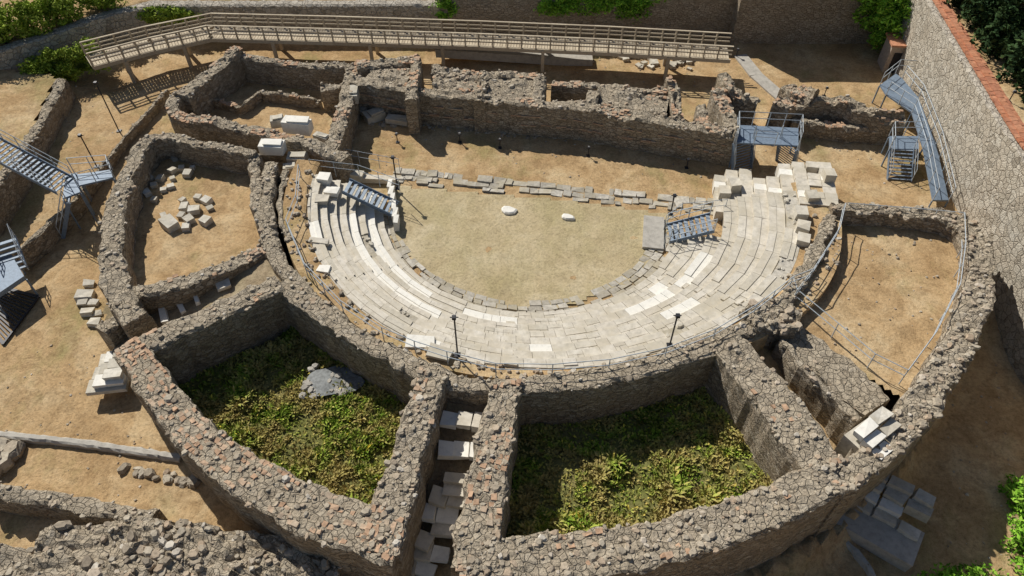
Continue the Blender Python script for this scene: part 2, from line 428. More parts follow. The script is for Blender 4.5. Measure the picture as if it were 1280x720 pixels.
for i in range(NR):
    s0=S0+(SE-S0)*i/NR; s1=S0+(SE-S0)*(i+1)/NR
    t=D(177); e=arc_end(i)
    while t<e:
        r=8.5+6.2*s1; d=math.degrees(t)
        seat=(d<238 or d>318)
        L=(U(1.1,2.3) if seat else U(.5,1.3))/r
        t1=min(t+L,e)
        white=0; pw=.02
        if i==1 and d<262: pw=.98
        if i==3 and 185<d<240: pw=.95
        if i==0 and d<215: pw=.4
        if i==2 and 296<d<322: pw=.95
        if i==4 and 300<d<312: pw=.8
        if i==7 and (190<d<200 or 236<d<244): pw=.6
        if i==5 and 262<d<270: pw=.5
        if R()<pw: white=1
        miss=.002
        if not white and i>=5: miss=.012
        if not white and i>=6 and d>322: miss=.12
        if not white and i==7: miss+=.05
        if R()>miss:
            se=s1+.003
            if i==7 and not white: se=s1+U(-.035,.02)
            if not white and not seat and R()<.5:
                ms=s0+(s1-s0)*U(.35,.65)
                zz=rowz[i]
                slab(st,s0,ms,t,t1,zz+U(-.010,.010),.14,0)
                tm=t+(t1-t)*U(.35,.65)
                slab(st,ms,se,t,tm,zz+U(-.010,.010),.14,0); slab(st,ms,se,tm,t1,zz+U(-.010,.010),.14,0)
            else:
                slab(st,s0,se,t,t1,rowz[i]+U(-.006,.006),.24,white)
                if seat: slab(st,s0-.012,s0+.045,t,t1,rowz[i]+.035,.10,white)
        else:
            for _ in range(5): chips.append((CV(U(s0,s1),U(t,t1),rowz[i]-.04),U(.12,.4)))
        t=t1
st.obj('marble_seating',[M_marb,M_white],TH)
b=B()
for c,s_ in chips: b.rock(c,s_)
b.obj('broken_marble',[M_bm],TH)
for A0,A1 in ((D(261.2),D(264)),(D(214),D(216.4)),(D(316),D(318.2))):
    b=B()
    for k in range(16):
        s=S0+(SE-S0)*(k+.5)/16; z=.15+(ZT-.15)*(k+1)/16+.10
        slab(b,s-.016,s+.016,A0,A1,z,.25,0,.01)
    b.obj('radial_steps',[M_marb],TH)
b=B()
for (a0,a1) in ((0.0,.06),(.06,.118),(.118,.172)):
    t=D(183)
    while t<D(348):
        L=U(.35,1.0)/9
        if R()<.92: slab(b,a0+U(-.015,.006),a1,t,t+L,.07+U(0,.03),.2,0,.035,.03)
        t+=L
b.obj('orchestra_paving',[M_flag],TH)
patch('orchestra_turf',[(492,232,.05),(700,250,.05),(840,268,.05),(830,310,.05),(790,350,.05),(700,385,.05),(620,385,.05),(540,350,.05),(490,300,.05)],M_orc,amp=.03,parent=TH)
def sout(th):
    return 1.12+.16*abs(math.cos(th))**1.3
b=B(); n=110
for a in range(n+1):
    th=D(172)+(D(360)-D(172))*a/n; so=sout(th)
    for s,z in ((.985,-.4),(.99,1.90),(1.04,2.0),((1.04+so)/2,2.02),(so,2.05),(so+.01,-1)):
        ex=.05*nz(th*9,s*5)
        b.v.append(tuple(CV(s,th,z+(ex if z>0 else 0))))
for a in range(n):
    for c in range(5): b.face([a*6+c,a*6+c+1,a*6+7+c,a*6+6+c])
b.face([0,5,4,3,2,1]); q=n*6; b.face([q+i for i in range(6)])
for _ in range(300):
    th=U(D(176),D(356)); p=CV(U(1.0,sout(th)),th,2.05); b.rock(p,U(.08,.35),1)
b.obj('upper_terrace',[M_gr,M_rock],TH)

# right end marble block seats
b=B()
c0=P(972,231,1.6); ang=D(-9)
for j in range(7):
    for i in range(9):
        x=-3.4+i*.80+U(-.03,.03); y=-1.9+j*.62
        r=Matrix.Rotation(ang,3,'Z')@Vector((x,y,0)); z=min(2.1,.7+.24*max(0,i-j*.15))+U(-.02,.02)
        if R()<(.985 if j<5 else .75): b.rbox((c0.x+r.x,c0.y+r.y,z-.4),.79*U(.93,1),.615,.85,ang+U(-.02,.02),0 if R()<.92 else 1,.02,.02)
for (u,v,z,h) in ((1035,222,2.2,.9),(905,243,.8,.9),(918,232,1.2,.7),(1003,285,2.1,.6),(1001,266,2.3,.5),(1004,300,2.1,.5),(1015,246,2.2,.5)):
    p=P(u,v,z); b.rbox((p.x,p.y,p.z),.7,.8,h,ang+U(-.2,.2),0,.04,.03)
b.obj('end_seat_blocks',[M_marb,M_white],TH)
b=B()
for (u,v,z,sx,sy,sz,m) in ((405,222,2.1,.8,.7,.5,1),(415,238,1.9,.9,.6,.3,1),(402,248,2.05,.8,.7,.3,0),(470,222,.4,2.6,.5,.35,0),(440,217,.6,1.6,.6,.5,0),(398,300,2.1,1.2,.4,.2,0),(405,335,2.1,.7,.5,.2,1),(525,427,2.1,1.5,.8,.3,1),(549,440,2.3,1.2,.7,.3,0)):
    p=P(u,v,z); b.rbox((p.x,p.y,z-.1),sx,sy,sz,U(-.3,.1),m,.05,.05)
for k in range(6):
    p=P(488+k*1.5,232+k*9,.55); b.rbox((p.x,p.y,.45),.3,.8,.7,U(-.1,.1),1,.03,.03)
b.obj('end_seat_blocks',[M_marb,M_white],TH)
def slabrow(name,items,parent=TH):
    b=B()
    for (u,v,z,sx,sy,sz,a,m) in items:
        p=P(u,v,z)
        n=max(1,int(sx/.7))
        for k in range(n):
            d=Vector((math.cos(a),math.sin(a),0))*((k+.5)/n-.5)*sx
            b.rbox((p.x+d.x,p.y+d.y,z-sz/2+U(-.05,.05)),sx/n-.03,sy*U(.75,1.1),sz,a+U(-.08,.08),m if R()<.55 else 1-m,.06,.06)
    return b.obj(name,[M_marb,M_white],parent)
slabrow('corridor_steps',[(581,524,1.45,2.3,.85,.35,-.12,1),(577,561,1.0,2.2,.8,.35,-.1,1),(571,598,.6,1.2,.55,.3,-.1,1),(570,612,.45,1.2,.6,.4,-.1,1),(560,622,.3,1.7,.9,.3,-.2,0),(545,640,.05,2.0,.7,.3,-.15,1),(556,662,-.15,1.3,.6,.3,-.1,1),(525,673,-.2,1.1,.7,.3,-.3,0),(540,690,-.5,1.6,.8,.3,-.2,1),(520,708,-.75,1.8,.8,.3,-.2,1)])
slabrow('corridor_steps',[(277,349,1.7,.8,1.6,.25,.5,1),(243,366,1.4,.3,1.5,.3,.5,0),(225,380,1.2,.3,1.6,.3,.5,0),(203,390,1.1,.4,1.5,.3,.5,0),(180,405,.9,.5,1.5,.3,.5,1)])
b=B(); p0=P(140,462,.3)
for k,(dx,dy,zz,sx,sy) in enumerate(((0,0,.0,2.0,2.6),(.15,.1,.25,1.5,2.3),(.35,.2,.5,.9,2.0))):
    for q in range(3): b.rbox((p0.x+dx,p0.y+dy+(q-1)*sy/3,zz+.05),sx,sy/3-.04,.24,.15,k%2 if q!=1 else 0,.03,.02)
b.obj('entrance_steps',[M_bm,M_white],TH)
b=B(); p0=P(1101,541,2.6)
b.rbox((p0.x,p0.y,1.2),2.4,1.9,2.0,.62,0,.05,.02)
for k in range(3):
    for q in range(2):
        r=Matrix.Rotation(.62,3,'Z')@Vector(((q-.5)*1.1,-k*.55+.5,0)); b.rbox((p0.x+r.x,p0.y+r.y,2.7-k*.22),1.04,.5,.42,.62,0 if R()<.6 else 1,.05,.05)
b.obj('entrance_steps',[M_bm,M_white],TH)
b=B(); p0=P(1108,640,-1.6); aa=-.62
def rr2(x,y):
    r=Matrix.Rotation(aa,3,'Z')@Vector((x,y,0)); return p0.x+r.x,p0.y+r.y
x,y=rr2(0,-.9); b.rbox((x,y,-2.1),3.6,1.9,.9,aa,2,.05,.02)
for k in range(4):
    for q in range(3):
        x,y=rr2(-1.1+q*1.12,-.35+k*.52)
        if R()<.88: b.rbox((x,y,-1.75+k*.27),1.08*U(.85,1),.54,.55,aa+U(-.05,.05),0 if R()<.65 else 1,.06,.05)
b.obj('entrance_steps',[M_bm,M_white,M_conc],TH)

# proscenium line
b=B()
A=P(492,211,.2);C=P(905,252,.2); d=(C-A);L=d.length;d.normalize();n=Vector((-d.y,d.x,0));an=math.atan2(d.y,d.x)
for row,(off,sz,p_) in enumerate(((0,.6,.95),(-.62,.5,.9),(-1.05,.35,.4))):
    x=0
    while x<L:
        w=U(.3,1.1)
        if R()<p_:
            q=A+d*(x+w/2)+n*(off+U(-.05,.05)); b.rbox((q.x,q.y,U(-.10,.0)),w-.04,sz*U(.8,1.1),.3,an+U(-.06,.06),0,.05,.04)
        x+=w
b.obj('proscenium_foundation',[M_flag],TH)
for (u,v,sx,sy) in ((635,263,.95,.8),(710,272,.85,.6)):
    b=B(); p=P(u,v,.1)
    rr=[U(.72,1.2) for _ in range(9)]
    for zz,sc in ((0,1),(.14,1),(.2,.8)):
        for a in range(9): b.v.append((p.x+sx*.55*sc*math.cos(a*.698)*rr[a],p.y+sy*.55*sc*math.sin(a*.698)*rr[a],zz+.03))
    b.face([18+a for a in range(9)])
    for L_ in (0,9):
        for a in range(9): b.face([L_+a,L_+(a+1)%9,L_+9+(a+1)%9,L_+9+a])
    b.obj('marble_slab',[M_white])
b=B(); p=P(817,290,.2); b.rbox((p.x,p.y,.12),1.3,2.9,.22,-.15,0,.01); b.obj('concrete_ramp',[M_conc])

# ------------------------------------------------------------------ stage building
SG=empty('stage_building_ruin')
def S_(p,**k):
    k.setdefault('amp',.12); k.setdefault('blk',.28); k.setdefault('rocks',5); k.setdefault('bricks',.15)
    k['z']=k.get('z',2.2)+.3
    wall('ruined_wall',p,parent=SG,z0=-1,**k)
S_([(440,96),(525,112),(640,124),(720,130),(800,144),(915,162)],w=1.2,z=2.3,curved=False,blk=.18)
S_([(445,78),(480,74),(525,72)],w=1.1,z=2.5)
S_([(540,85),(600,90),(680,92)],w=1.1,z=2.3)
S_([(690,100),(760,106),(840,112)],w=.9,z=2.0)
S_([(460,88),(512,96)],w=2.8,z=2.3,curved=False)
S_([(550,98),(610,106),(672,110)],w=2.9,z=2.1,seed=4,blk=.2)
S_([(745,118),(790,124),(835,130)],w=2.8,z=2.0,seed=5,blk=.2)
S_([(520,68),(519,90),(512,122)],w=.9,z=2.8)
S_([(545,78),(548,120)],w=.8,z=2.2)
S_([(607,86),(600,125)],w=.8,z=2.5)
S_([(676,92),(672,128)],w=1.0,z=2.4)
S_([(742,112),(736,140)],w=1.0,z=2.2)
S_([(838,98),(846,120),(846,150)],w=.9,z=2.4,blk=.5)
S_([(878,128),(880,160)],w=.8,z=1.8)
S_([(905,92),(918,110),(950,118)],w=1.1,z=2.4,blk=.7,rocks=6)
S_([(900,110),(912,140),(912,168)],w=1.1,z=2.3,blk=.5)
S_([(990,90),(1005,102),(1022,110)],w=1.3,z=2.8,blk=.9,rocks=8)
S_([(975,132),(1000,120),(1050,122),(1095,138),(1135,143)],w=[1.3,1.5,1.1,1.0,.9],z=2.1,blk=.5)
S_([(990,148),(1060,155),(1130,160)],w=.8,z=1.0,blk=.2)
S_([(296,60),(262,86),(225,118)],w=1.2,z=2.2,blk=.2)
S_([(222,112),(218,140),(270,150),(330,163),(385,176),(432,195)],w=1.0,z=2.0,blk=.15)
S_([(440,82),(430,130),(412,185)],w=1.2,z=2.0,blk=.2)
S_([(300,68),(370,78),(445,80)],w=.9,z=1.8,blk=.15)
S_([(262,120),(300,130),(325,112),(400,122)],w=.5,z=.6,curved=False,blk=.2)
S_([(400,108),(440,104)],w=1.0,z=1.6)
b=B()
xs_=[440,525,640,720,800,915]; vs_=[96,112,124,130,144,162]
for i in range(5):
    a=P(xs_[i],vs_[i],2.6);c=P(xs_[i+1],vs_[i+1],2.6);d=(c-a).normalized();n=Vector((d.y,-d.x,0));k=int((c-a).length/.36);an=math.atan2(d.y,d.x)
    for j in range(k):
        for zz in (.95,1.05,1.7):
            if R()<.75 and nz(a.x+j*.3,zz*3,2)>-.15:
                q=a+d*(j+.5)*.36+n*.6; b.rbox((q.x,q.y,zz),.33,.14,.06,an,0,.01)
b.obj('brick_bond_course',[M_oldbrick],SG)
b=B()
for _ in range(200):
    u=U(455,905); v=np.interp(u,[455,905],[152,188])+U(-3,4); p=G(u,v); b.rock(p,U(.1,.35))
b.obj('rubble_scatter',[M_rock])

def block(name,u,v,z,sx,sy,sz,a,mi=0,n=1):
    b=B(); p=P(u,v,z)
    b.rbox((p.x,p.y,z),sx,sy,sz,a,mi,.06*min(sx,sy),.04)
    b.rbox((p.x+.08*sx,p.y,z+sz*.5+sz*.08),sx*.75,sy*.75,sz*.2,a+.05,mi,.04,.04)
    return b.obj(name,[M_bm,M_white])
block('marble_block',340,184,2.1,1.6,.8,.7,-.1,1)
block('marble_block',372,157,2.0,1.9,.9,.8,-.15,1)
block('marble_block',347,152,2.0,.9,.7,.6,.2,0)
block('marble_block',442,118,1.9,.7,1.3,.7,0,0)
block('marble_block',372,198,1.5,1.3,.7,.5,-.1,0)
block('marble_block',362,210,1.3,.8,.6,.4,.2,0)
block('marble_block',402,172,1.9,1.0,.5,.4,-.4,0)
for (u,v,sx,sy,sz,a) in ((468,145,1.4,.9,.7,.6),(482,138,.9,.8,.6,.1),(497,150,1.6,.7,.4,-.2),(500,138,.9,.8,.5,.4),(452,138,.9,.5,.4,-.8)):
    block('marble_block',u,v,.3,sx,sy,sz,a,0)
b=B()
for (u,v,s) in ((213,281,.95),(230,258,.6),(243,262,.65),(257,276,.7),(236,274,.6),(232,283,.5),(258,250,.6),(247,246,.5),(228,249,.45),(226,268,.45),(262,259,.4),(204,268,.4),
   (215,212,.5),(226,209,.45),(234,216,.6),(215,222,.4),(200,222,.5),(186,222,.5),(192,230,.45),(183,240,.5),(204,236,.4),(213,232,.45),(182,208,.35),(208,193,.4),(218,197,.4),(240,208,.35),(192,248,.4),(292,202,.35)):
    p=P(u,v,1.0); s*=.85; b.rbox((p.x,p.y,.8+s*.3),s*U(1,1.3),s,s*.7,U(0,3),0,.07*s,.06)
b.obj('marble_fragments',[M_bm])
b=B()
for (u,v,s) in ((112,356,.5),(108,372,.8),(110,392,.6),(120,405,.6),(105,380,.5),(118,380,.45),(122,393,.4)):
    p=G(u,v); b.rbox((p.x,p.y,p.z+s*.2),s*1.2,s*.8,s*.5,U(-.3,.3),0,.06,.06)
b.obj('marble_fragments',[M_bm])
b=B()
for _ in range(42):
    u=U(775,868); v=U(64,86)+(u-820)*.05; p=G(u,v); s=U(.25,.55); b.rbox((p.x,p.y,p.z+s*.2),s*1.3,s,s*.6,U(0,3),0,.08*s,.1)
b.obj('marble_fragments',[M_bm])
b=B()
for _ in range(26):
    u=U(150,245); v=np.interp(u,[150,245],[584,604])+U(-5,5); p=G(u,v); b.rock(p+Vector((0,0,.05)),U(.25,.6))
b.obj('stone_alignment',[M_rock])
b=B()
for _ in range(480):
    u,v=random.choice(((U(0,200),U(430,640)),(U(450,900),U(160,235)),(U(1180,1280),U(420,700)),(U(60,300),U(90,300)),(U(940,1160),U(170,240)),(U(1030,1180),U(290,460)),(U(600,900),U(60,110))))
    p=G(u,v)
    if v>285 and 1030<=u<=1180: p=P(u,v,1.52)
    b.rock(p,U(.04,.17))
b.obj('small_stones',[M_rock])

# ------------------------------------------------------------------ railings
def railing(name,pts,h=1.05,sp=1.6,r=.03,rails=(1,.55),mat=None,parent=None,extra=None):
    b=B()
    S=[]
    for i in range(len(pts)-1):
        a=pts[i];c=pts[i+1];k=max(1,round((c-a).length/sp))
        for j in range(k): S.append(a.lerp(c,j/k))
    S.append(pts[-1])
    up=Vector((0,0,1))
    for p in S: b.bar(p-up*.15,p+up*h,r)
    for i in range(len(S)-1):
        for f in rails: b.bar(S[i]+up*h*f,S[i+1]+up*h*f,r*.85)
    return b.obj(name,[mat or M_met],parent)
def PP(l,z): return [P(a,b_,z) for a,b_ in l]
railing('theatre_railing',PP([(377,222),(374,260),(362,290),(385,345),(430,392),(480,425),(520,442),(560,455),(620,470),(690,471),(760,465),(830,450),(890,427),(940,397),(985,362),(1010,352),(1043,300),(1050,270)],2.1),sp=2.0,r=.03)
railing('theatre_railing',PP([(390,215),(450,222),(500,240)],1.2),sp=1.4,r=.024)
railing('theatre_railing',PP([(990,378),(1040,420),(1085,458),(1125,478),(1160,430),(1190,370),(1197,320),(1196,282),(1130,276),(1055,270)],1.7),sp=2.0,r=.03)
railing('theatre_railing',PP([(985,362),(990,378),(1015,345)],1.8),sp=1.5,r=.024)
railing('theatre_railing',[G(1185,222),G(1225,262),G(1245,300),G(1243,335)],sp=1.8,r=.028)
railing('theatre_railing',PP([(830,285),(850,270),(905,265)],.6),sp=1.3,r=.024)
railing('theatre_railing',PP([(830,305),(862,298),(890,292)],.6),sp=1.0,r=.024)
railing('theatre_railing',PP([(425,200),(500,214)],.3),sp=1.4,r=.022)
def stairs(name,top,bot,width,n,parent=None,rail=True):
    e=parent or empty(name)
    b=B(); d=bot-top; hd=Vector((d.x,d.y,0)); L=hd.length; hd.normalize(); sd=Vector((-hd.y,hd.x,0))
    for i in range(n):
        p=top+d*((i+.5)/n); b.box(p,hd*(L/n*.72),sd*width,Vector((0,0,.05)),0)
    b.obj('treads',[M_tread],e)
    b=B()
    for s in (-1,1):
        o=sd*(s*(width/2+.03)); b.plank(top+o,bot+o,.05,.25)
    b.obj('stringers',[M_metd],e)
    if rail:
        for s in (-1,1):
            o=sd*(s*(width/2+.03)); railing('handrail',[top+o,bot+o],1.0,1.2,.03,parent=e)
    return e
def deck(name,corners,parent,mat=None,th=.12,legs=True):
    b=B()
    for p in corners: b.v.append(tuple(p))
    for p in corners: b.v.append((p.x,p.y,p.z-th))
    n=len(corners)
    b.face(list(range(n))); b.face([n+i for i in range(n)][::-1])
    for i in range(n): b.face([i,n+i,n+(i+1)%n,(i+1)%n])
    if legs:
        for p in corners: b.bar((p.x,p.y,p.z-th),(p.x,p.y,gz(p.x,p.y)-.1),.06)
    return b.obj(name,[mat or M_metd],parent)
e=empty('metal_steps'); stairs('m',P(432,232,1.95),P(495,262,.5),1.2,10,e,False)
e2=empty('metal_steps'); stairs('m',P(890,278,1.3),P(835,292,.3),1.5,8,e2,True)
e=empty('metal_stage_stairs')
T=2.1
deck('platform',[P(920,178,T),P(998,182,T),P(998,160,T),P(920,156,T)],e)
stairs('f',P(929,176,T),G(927,214),1.5,11,e); stairs('f',P(985,180,T),G(981,208),1.5,10,e)
railing('guardrail',[P(942,179,T),P(968,181,T)],1.0,1.0,.03,parent=e)
railing('guardrail',[P(920,178,T),P(920,156,T),P(998,160,T),P(998,182,T)],1.1,1.2,.03,parent=e)
e=empty('metal_walkway')
T=1.6
pl=[P(1108,118,T),P(1140,140,T),P(1154,185,T),P(1166,250,.6)]; pr=[P(1128,98,T),P(1148,122,T),P(1170,180,T),P(1186,250,.6)]
for i in range(3): deck('deck',[pl[i],pr[i],pr[i+1],pl[i+1]],e)
railing('guardrail',pl,1.05,1.3,.03,parent=e); railing('guardrail',pr,1.05,1.3,.03,parent=e)
deck('deck',[P(1108,118,T),P(1100,106,T),P(1120,92,T),P(1128,98,T)],e)
railing('guardrail',[P(1100,106,T),P(1120,90,T),P(1145,92,T)],1.05,1.2,.03,parent=e)
deck('deck',[P(1112,186,1.5),P(1148,186,1.5),P(1148,170,1.5),P(1112,170,1.5)],e)
railing('guardrail',[P(1112,186,1.5),P(1112,168,1.5),P(1148,168,1.5)],1.05,1.2,.03,parent=e)
stairs('f',P(1127,185,1.5),G(1124,226),1.5,9,e)
e=empty('metal_staircase')
stairs('f',P(-30,172,4.2),P(82,232,1.9),1.5,20,e)
deck('landing',[P(78,248,1.9),P(100,240,1.9),P(96,216,1.9),P(82,218,1.9)],e)
deck('landing',[P(98,232,1.9),P(141,222,1.9),P(138,212,1.9),P(95,218,1.9)],e)
railing('guardrail',[P(98,234,1.9),P(143,222,1.9),P(140,210,1.9),P(92,214,1.9)],1.05,1.2,.03,parent=e)
stairs('f',P(87,244,1.9),G(80,288),1.5,12,e)
e=empty('metal_platform')
deck('deck',[P(-30,330,1.0),P(14,318,1.0),P(30,345,1.0),P(-10,372,1.0)],e,M_metd,.3)
stairs('f',P(5,300,1.6),P(20,340,.6),1.2,6,e)
b=B()
ga=[G(-20,400),G(12,362),G(50,372),G(5,432)]
for i in range(15):
    f=(i+.5)/15; b.plank(ga[0].lerp(ga[1],f)+Vector((0,0,.12)),ga[3].lerp(ga[2],f)+Vector((0,0,.12)),.09,.05)
for q in range(4): b.plank(ga[q]+Vector((0,0,.1)),ga[(q+1)%4]+Vector((0,0,.1)),.1,.1)
b.obj('grating_cover',[M_blk],e)

# ------------------------------------------------------------------ timber walkway
e=empty('timber_walkway')
T=2.0
cl=[P(112,76,2.2),P(190,56,2.0),P(266,40,T),P(420,44,T),P(600,50,T),P(760,57,T),P(912,66,T)]
b=B(); S=[]
for i in range(len(cl)-1):
    a=cl[i];c=cl[i+1];k=int((c-a).length/.22)
    for j in range(k): S.append((a.lerp(c,j/k),(c-a).normalized()))
for p,d in S:
    sd=Vector((-d.y,d.x,0)); b.box(p,d*.19,sd*1.9,Vector((0,0,.06)))
b.obj('deck_boards',[M_wood],e)
for s in (-1,1):
    pts=[]
    for i,p in enumerate(cl):
        a=cl[max(i-1,0)];c=cl[min(i+1,len(cl)-1)];d=(c-a).normalized();sd=Vector((-d.y,d.x,0)); pts.append(p+sd*s*.98)
    b=B()
    up=Vector((0,0,1))
    for i in range(len(pts)-1):
        a=pts[i];c=pts[i+1];k=max(1,round((c-a).length/1.1))
        for j in range(k):
            q=a.lerp(c,j/k);w_=a.lerp(c,(j+1)/k)
            b.box(q+up*.45,Vector((.11,0,0)),Vector((0,.11,0)),up*1.3)
            for f,hh in ((1.08,.14),(.72,.1),(.40,.1)): b.plank(q+up*f,w_+up*f,.05 if f<1 else .14,hh if f<1 else .06)
        b.plank(a-up*.15,c-up*.15,.12,.3)
        k=max(1,round((c-a).length/7))
        for j in range(k):
            q=a.lerp(c,(j+.5)/k); b.box(Vector((q.x,q.y,T/2-.3)),Vector((.25,0,0)),Vector((0,.25,0)),up*(T+.4),0)
    b.obj('balustrade',[M_wood],e)
b=B()
a=P(545,62,.9);c=P(740,75,.2); b.box((a+c)/2,c-a,Vector((0,1.2,0)),Vector((0,0,.7)))
b.obj('concrete_access_ramp',[M_conc])

# ------------------------------------------------------------------ site walls
wall('cobble_retaining_wall',[(interp(y,XW_Y,XW_X)+.2,y,6.0) for y in (2,10,18,26,32,38,44,50,57,64)],w=1.5,z0=-4,amp=.06,rocks=0,mat=M_cob,world=True,batter=.35,crack=.03)
b=B()
y=4.0
while y<64:
    x=interp(y,XW_Y,XW_X); b.rbox((x+.25,y,6.14),.95,.38,.12,U(-.03,.03),0,.015,.04); b.rbox((x+.25,y,6.22),.4,.38,.1,U(-.03,.03),0,.015,.04); y+=.4
b.obj('tiled_wall_coping',[M_brick])
wall('rear_retaining_wall',[(-62,39.9,2.8),(-39,50.9,2.8),(-36.8,52.7,2.8),(-33.5,56.0,2.8),(-30,58.1,2.8),(-6,58.2,2.8)],w=1.0,z0=-1,amp=.04,rocks=0,mat=M_cob,world=True,curved=False,crack=.02)
wall('rear_boundary_wall',[(-6.2,58.3,3.9),(6,58.3,3.9),(18.5,58.3,4.2)],w=1.0,z0=-1,amp=.04,rocks=0,mat=M_rear,world=True,curved=False,crack=.02)
e=empty('stone_building')
wall('facade',[(18.4,57.3,6.5),(30,57.3,6.5)],w=1.6,z0=-1,amp=.02,rocks=0,mat=M_rear,world=True,curved=False,crack=.01,parent=e)
b=B()
for x,z in ((21,5.2),(24.5,5.3),(28,5.2)): b.rbox((x,56.42,z),.9,.08,1.2,0,1); b.rbox((x,56.38,z-.68),1.1,.16,.1,0,0)
b.rbox((24.2,58.6,6.6),12,4.4,.16,0,2); b.obj('windows_and_eaves',[M_conc,M_blk,M_brick],e)
b=B(); b.v+= [(-70,60.2,2.78),(18,60.2,2.78),(18,67,2.78),(-70,67,2.78)]; b.face([0,1,2,3]); b.obj('road',[M_road])
b=B(); b.box(Vector((-14,59.9,2.72)),Vector((68,0,0)),Vector((0,.3,0)),Vector((0,0,.3))); b.obj('kerb',[M_conc])
wall('terrace_wall',[(76,98,1.6),(50,150,1.6),(20,195,1.6),(-30,262,1.6)],w=.9,z0=-1,amp=.12,rocks=4)
wall('low_boundary_wall',[(208,112,.7),(150,178,.7),(90,250,.7),(15,318,.7)],w=.4,z0=-1,amp=.08,rocks=3)
patch('terrace_ground',[(-60,80,1.4),(70,95,1.4),(45,150,1.4),(15,195,1.4),(-60,290,1.4)],M_gr)
wall('concrete_channel',[(-10,541,-.35),(100,552,-.35),(225,571,-.35)],w=.4,z0=-1.5,amp=.02,rocks=0,mat=M_conc,crack=.01)
wall('ruined_stone_wall',[(-20,612,.8),(80,626,.8),(190,648,.8)],w=.9,z0=-2,amp=.12)
wall('ruined_stone_wall',[(40,700,1.0),(160,690,1.1),(280,700,.9),(420,722,.5)],w=[3.0,3.2,3.0,2.4],z0=-3,amp=.45,rocks=7,rs=(.08,.5),crack=.2)
wall('ruined_stone_wall',[(-30,700,.5),(20,705,.4),(60,740,.3)],w=1.5,z0=-3,amp=.3,rocks=6)
b=B(); p=G(5,575)
for _ in range(16): b.rock(p+Vector((U(-.8,.6),U(-.7,.7),.2)),U(.8,1.5))
b.obj('boulder_heap',[M_rock])
wall('kerb_line',[(1030,655,-2.3),(1070,690,-2.3),(1100,725,-2.3)],w=.4,z0=-3.5,amp=.05,rocks=1,mat=M_conc,crack=.01)
wall('ruined_stone_wall',[(1065,560,2.0),(1095,585,1.2)],w=1.0,z0=-3,amp=.3,curved=False)
b=B(); p=G(1113,84)
b.rbox((p.x,p.y,1.1),1.7,1.7,2.4,-.1,0,.01); b.rbox((p.x,p.y,2.38),2.0,2.0,.14,-.1,1,.01); b.rbox((p.x-.2,p.y-.86,.9),.8,.06,1.7,-.1,2)
b.obj('utility_hut',[M_plast,M_brick,M_blk])
b=B()
a=[G(925,70),G(945,95),G(985,130)]
for i in range(2): b.plank(a[i]+Vector((0,0,.05)),a[i+1]+Vector((0,0,.05)),1.1,.14)
b.obj('concrete_path',[M_conc])

# ------------------------------------------------------------------ lamps
def lamp(p,h=3.0,name='spotlight_pole',head=2,sc=1.0):
    b=B(); up=Vector((0,0,1))
    b.bar(p-up*.1,p+up*h,.045*sc,0); b.rbox((p.x,p.y,p.z+.03),.3*sc,.3*sc,.06,0,0)
    w=.2*sc
    b.bar(p+up*h-Vector((w,0,0)),p+up*h+Vector((w,0,0)),.03*sc,0)
    for s in ((-1,1) if head==2 else (0,)):
        b.rbox((p.x+w*s,p.y-.06,p.z+h+.05),.2*sc,.2*sc,.16*sc,.2*s,0); b.rbox((p.x+w*s,p.y+.045,p.z+h+.06),.16*sc,.03,.12*sc,.2*s,1)
    b.obj(name,[M_blk,M_lampw])
lamp(P(572,444,2.2),head=1); lamp(P(837,432,2.2),2.4,head=1); lamp(P(497,236,.3),2.6,head=1)
lamp(G(149,164),4,head=1); lamp(G(121,208),2.6,head=1); lamp(G(838,268),1.6,head=1)
for u,v in ((575,178),(625,185),(735,195),(858,210),(497,178),(30,92),(1030,120),(1190,158),(1205,222),(920,72),(835,75)):
    lamp(G(u,v),.7,'ground_spotlight',1,.8)
b=B()
for u,v in ((428,178),(847,172)):
    p=P(u,v,1.0); b.rbox((p.x,p.y-.3,p.z),.25,.2,.35,0,0); b.bar((p.x,p.y-.3,0),(p.x,p.y-.3,1),.04,0)
b.obj('red_signal_box',[M_red])

# ------------------------------------------------------------------ foliage
def leaves(name,blobs,n,size,mat,trunks=(),lump=.35,parent=None):
    tot=sum(b_[3]*b_[4]*b_[5] for b_ in blobs)
    b=B()
    for (cx,cy,cz,rx,ry,rz) in blobs:
        k=int(n*rx*ry*rz/tot)
        for _ in range(k):
            d=Vector((random.gauss(0,1),random.gauss(0,1),random.gauss(0,1))).normalized()
            rr=(R()**.35)*(1+lump*nz(d.x*2.2+cx,d.y*2.2+cy,d.z*2.2+cz)*1.6)
            p=Vector((cx+d.x*rx*rr,cy+d.y*ry*rr,cz+d.z*rz*rr))
            if nz(p.x*1.1,p.y*1.1,p.z*1.1)<-.28: continue
            s=size*U(.5,1.4); a=Vector((random.gauss(0,1),random.gauss(0,1),random.gauss(0,.7))).normalized(); c=a.cross(Vector((U(-1,1),U(-1,1),U(-1,1)))).normalized()
            q=len(b.v); b.v+= [tuple(p-a*s),tuple(p+c*s*.45),tuple(p+a*s),tuple(p-c*s*.45)]; b.face([q,q+1,q+2,q+3],0)
    for (x,y,z0,z1,r) in trunks:
        b.bar((x,y,z0),(x,y,z1),r,1,7)
        for _ in range(5): b.bar((x,y,z0+(z1-z0)*U(.4,.9)),(x+U(-1,1)*r*8,y+U(-1,1)*r*8,z1+U(-.2,.5)),r*.4,1)
    b.obj(name,[mat,M_bark],parent)
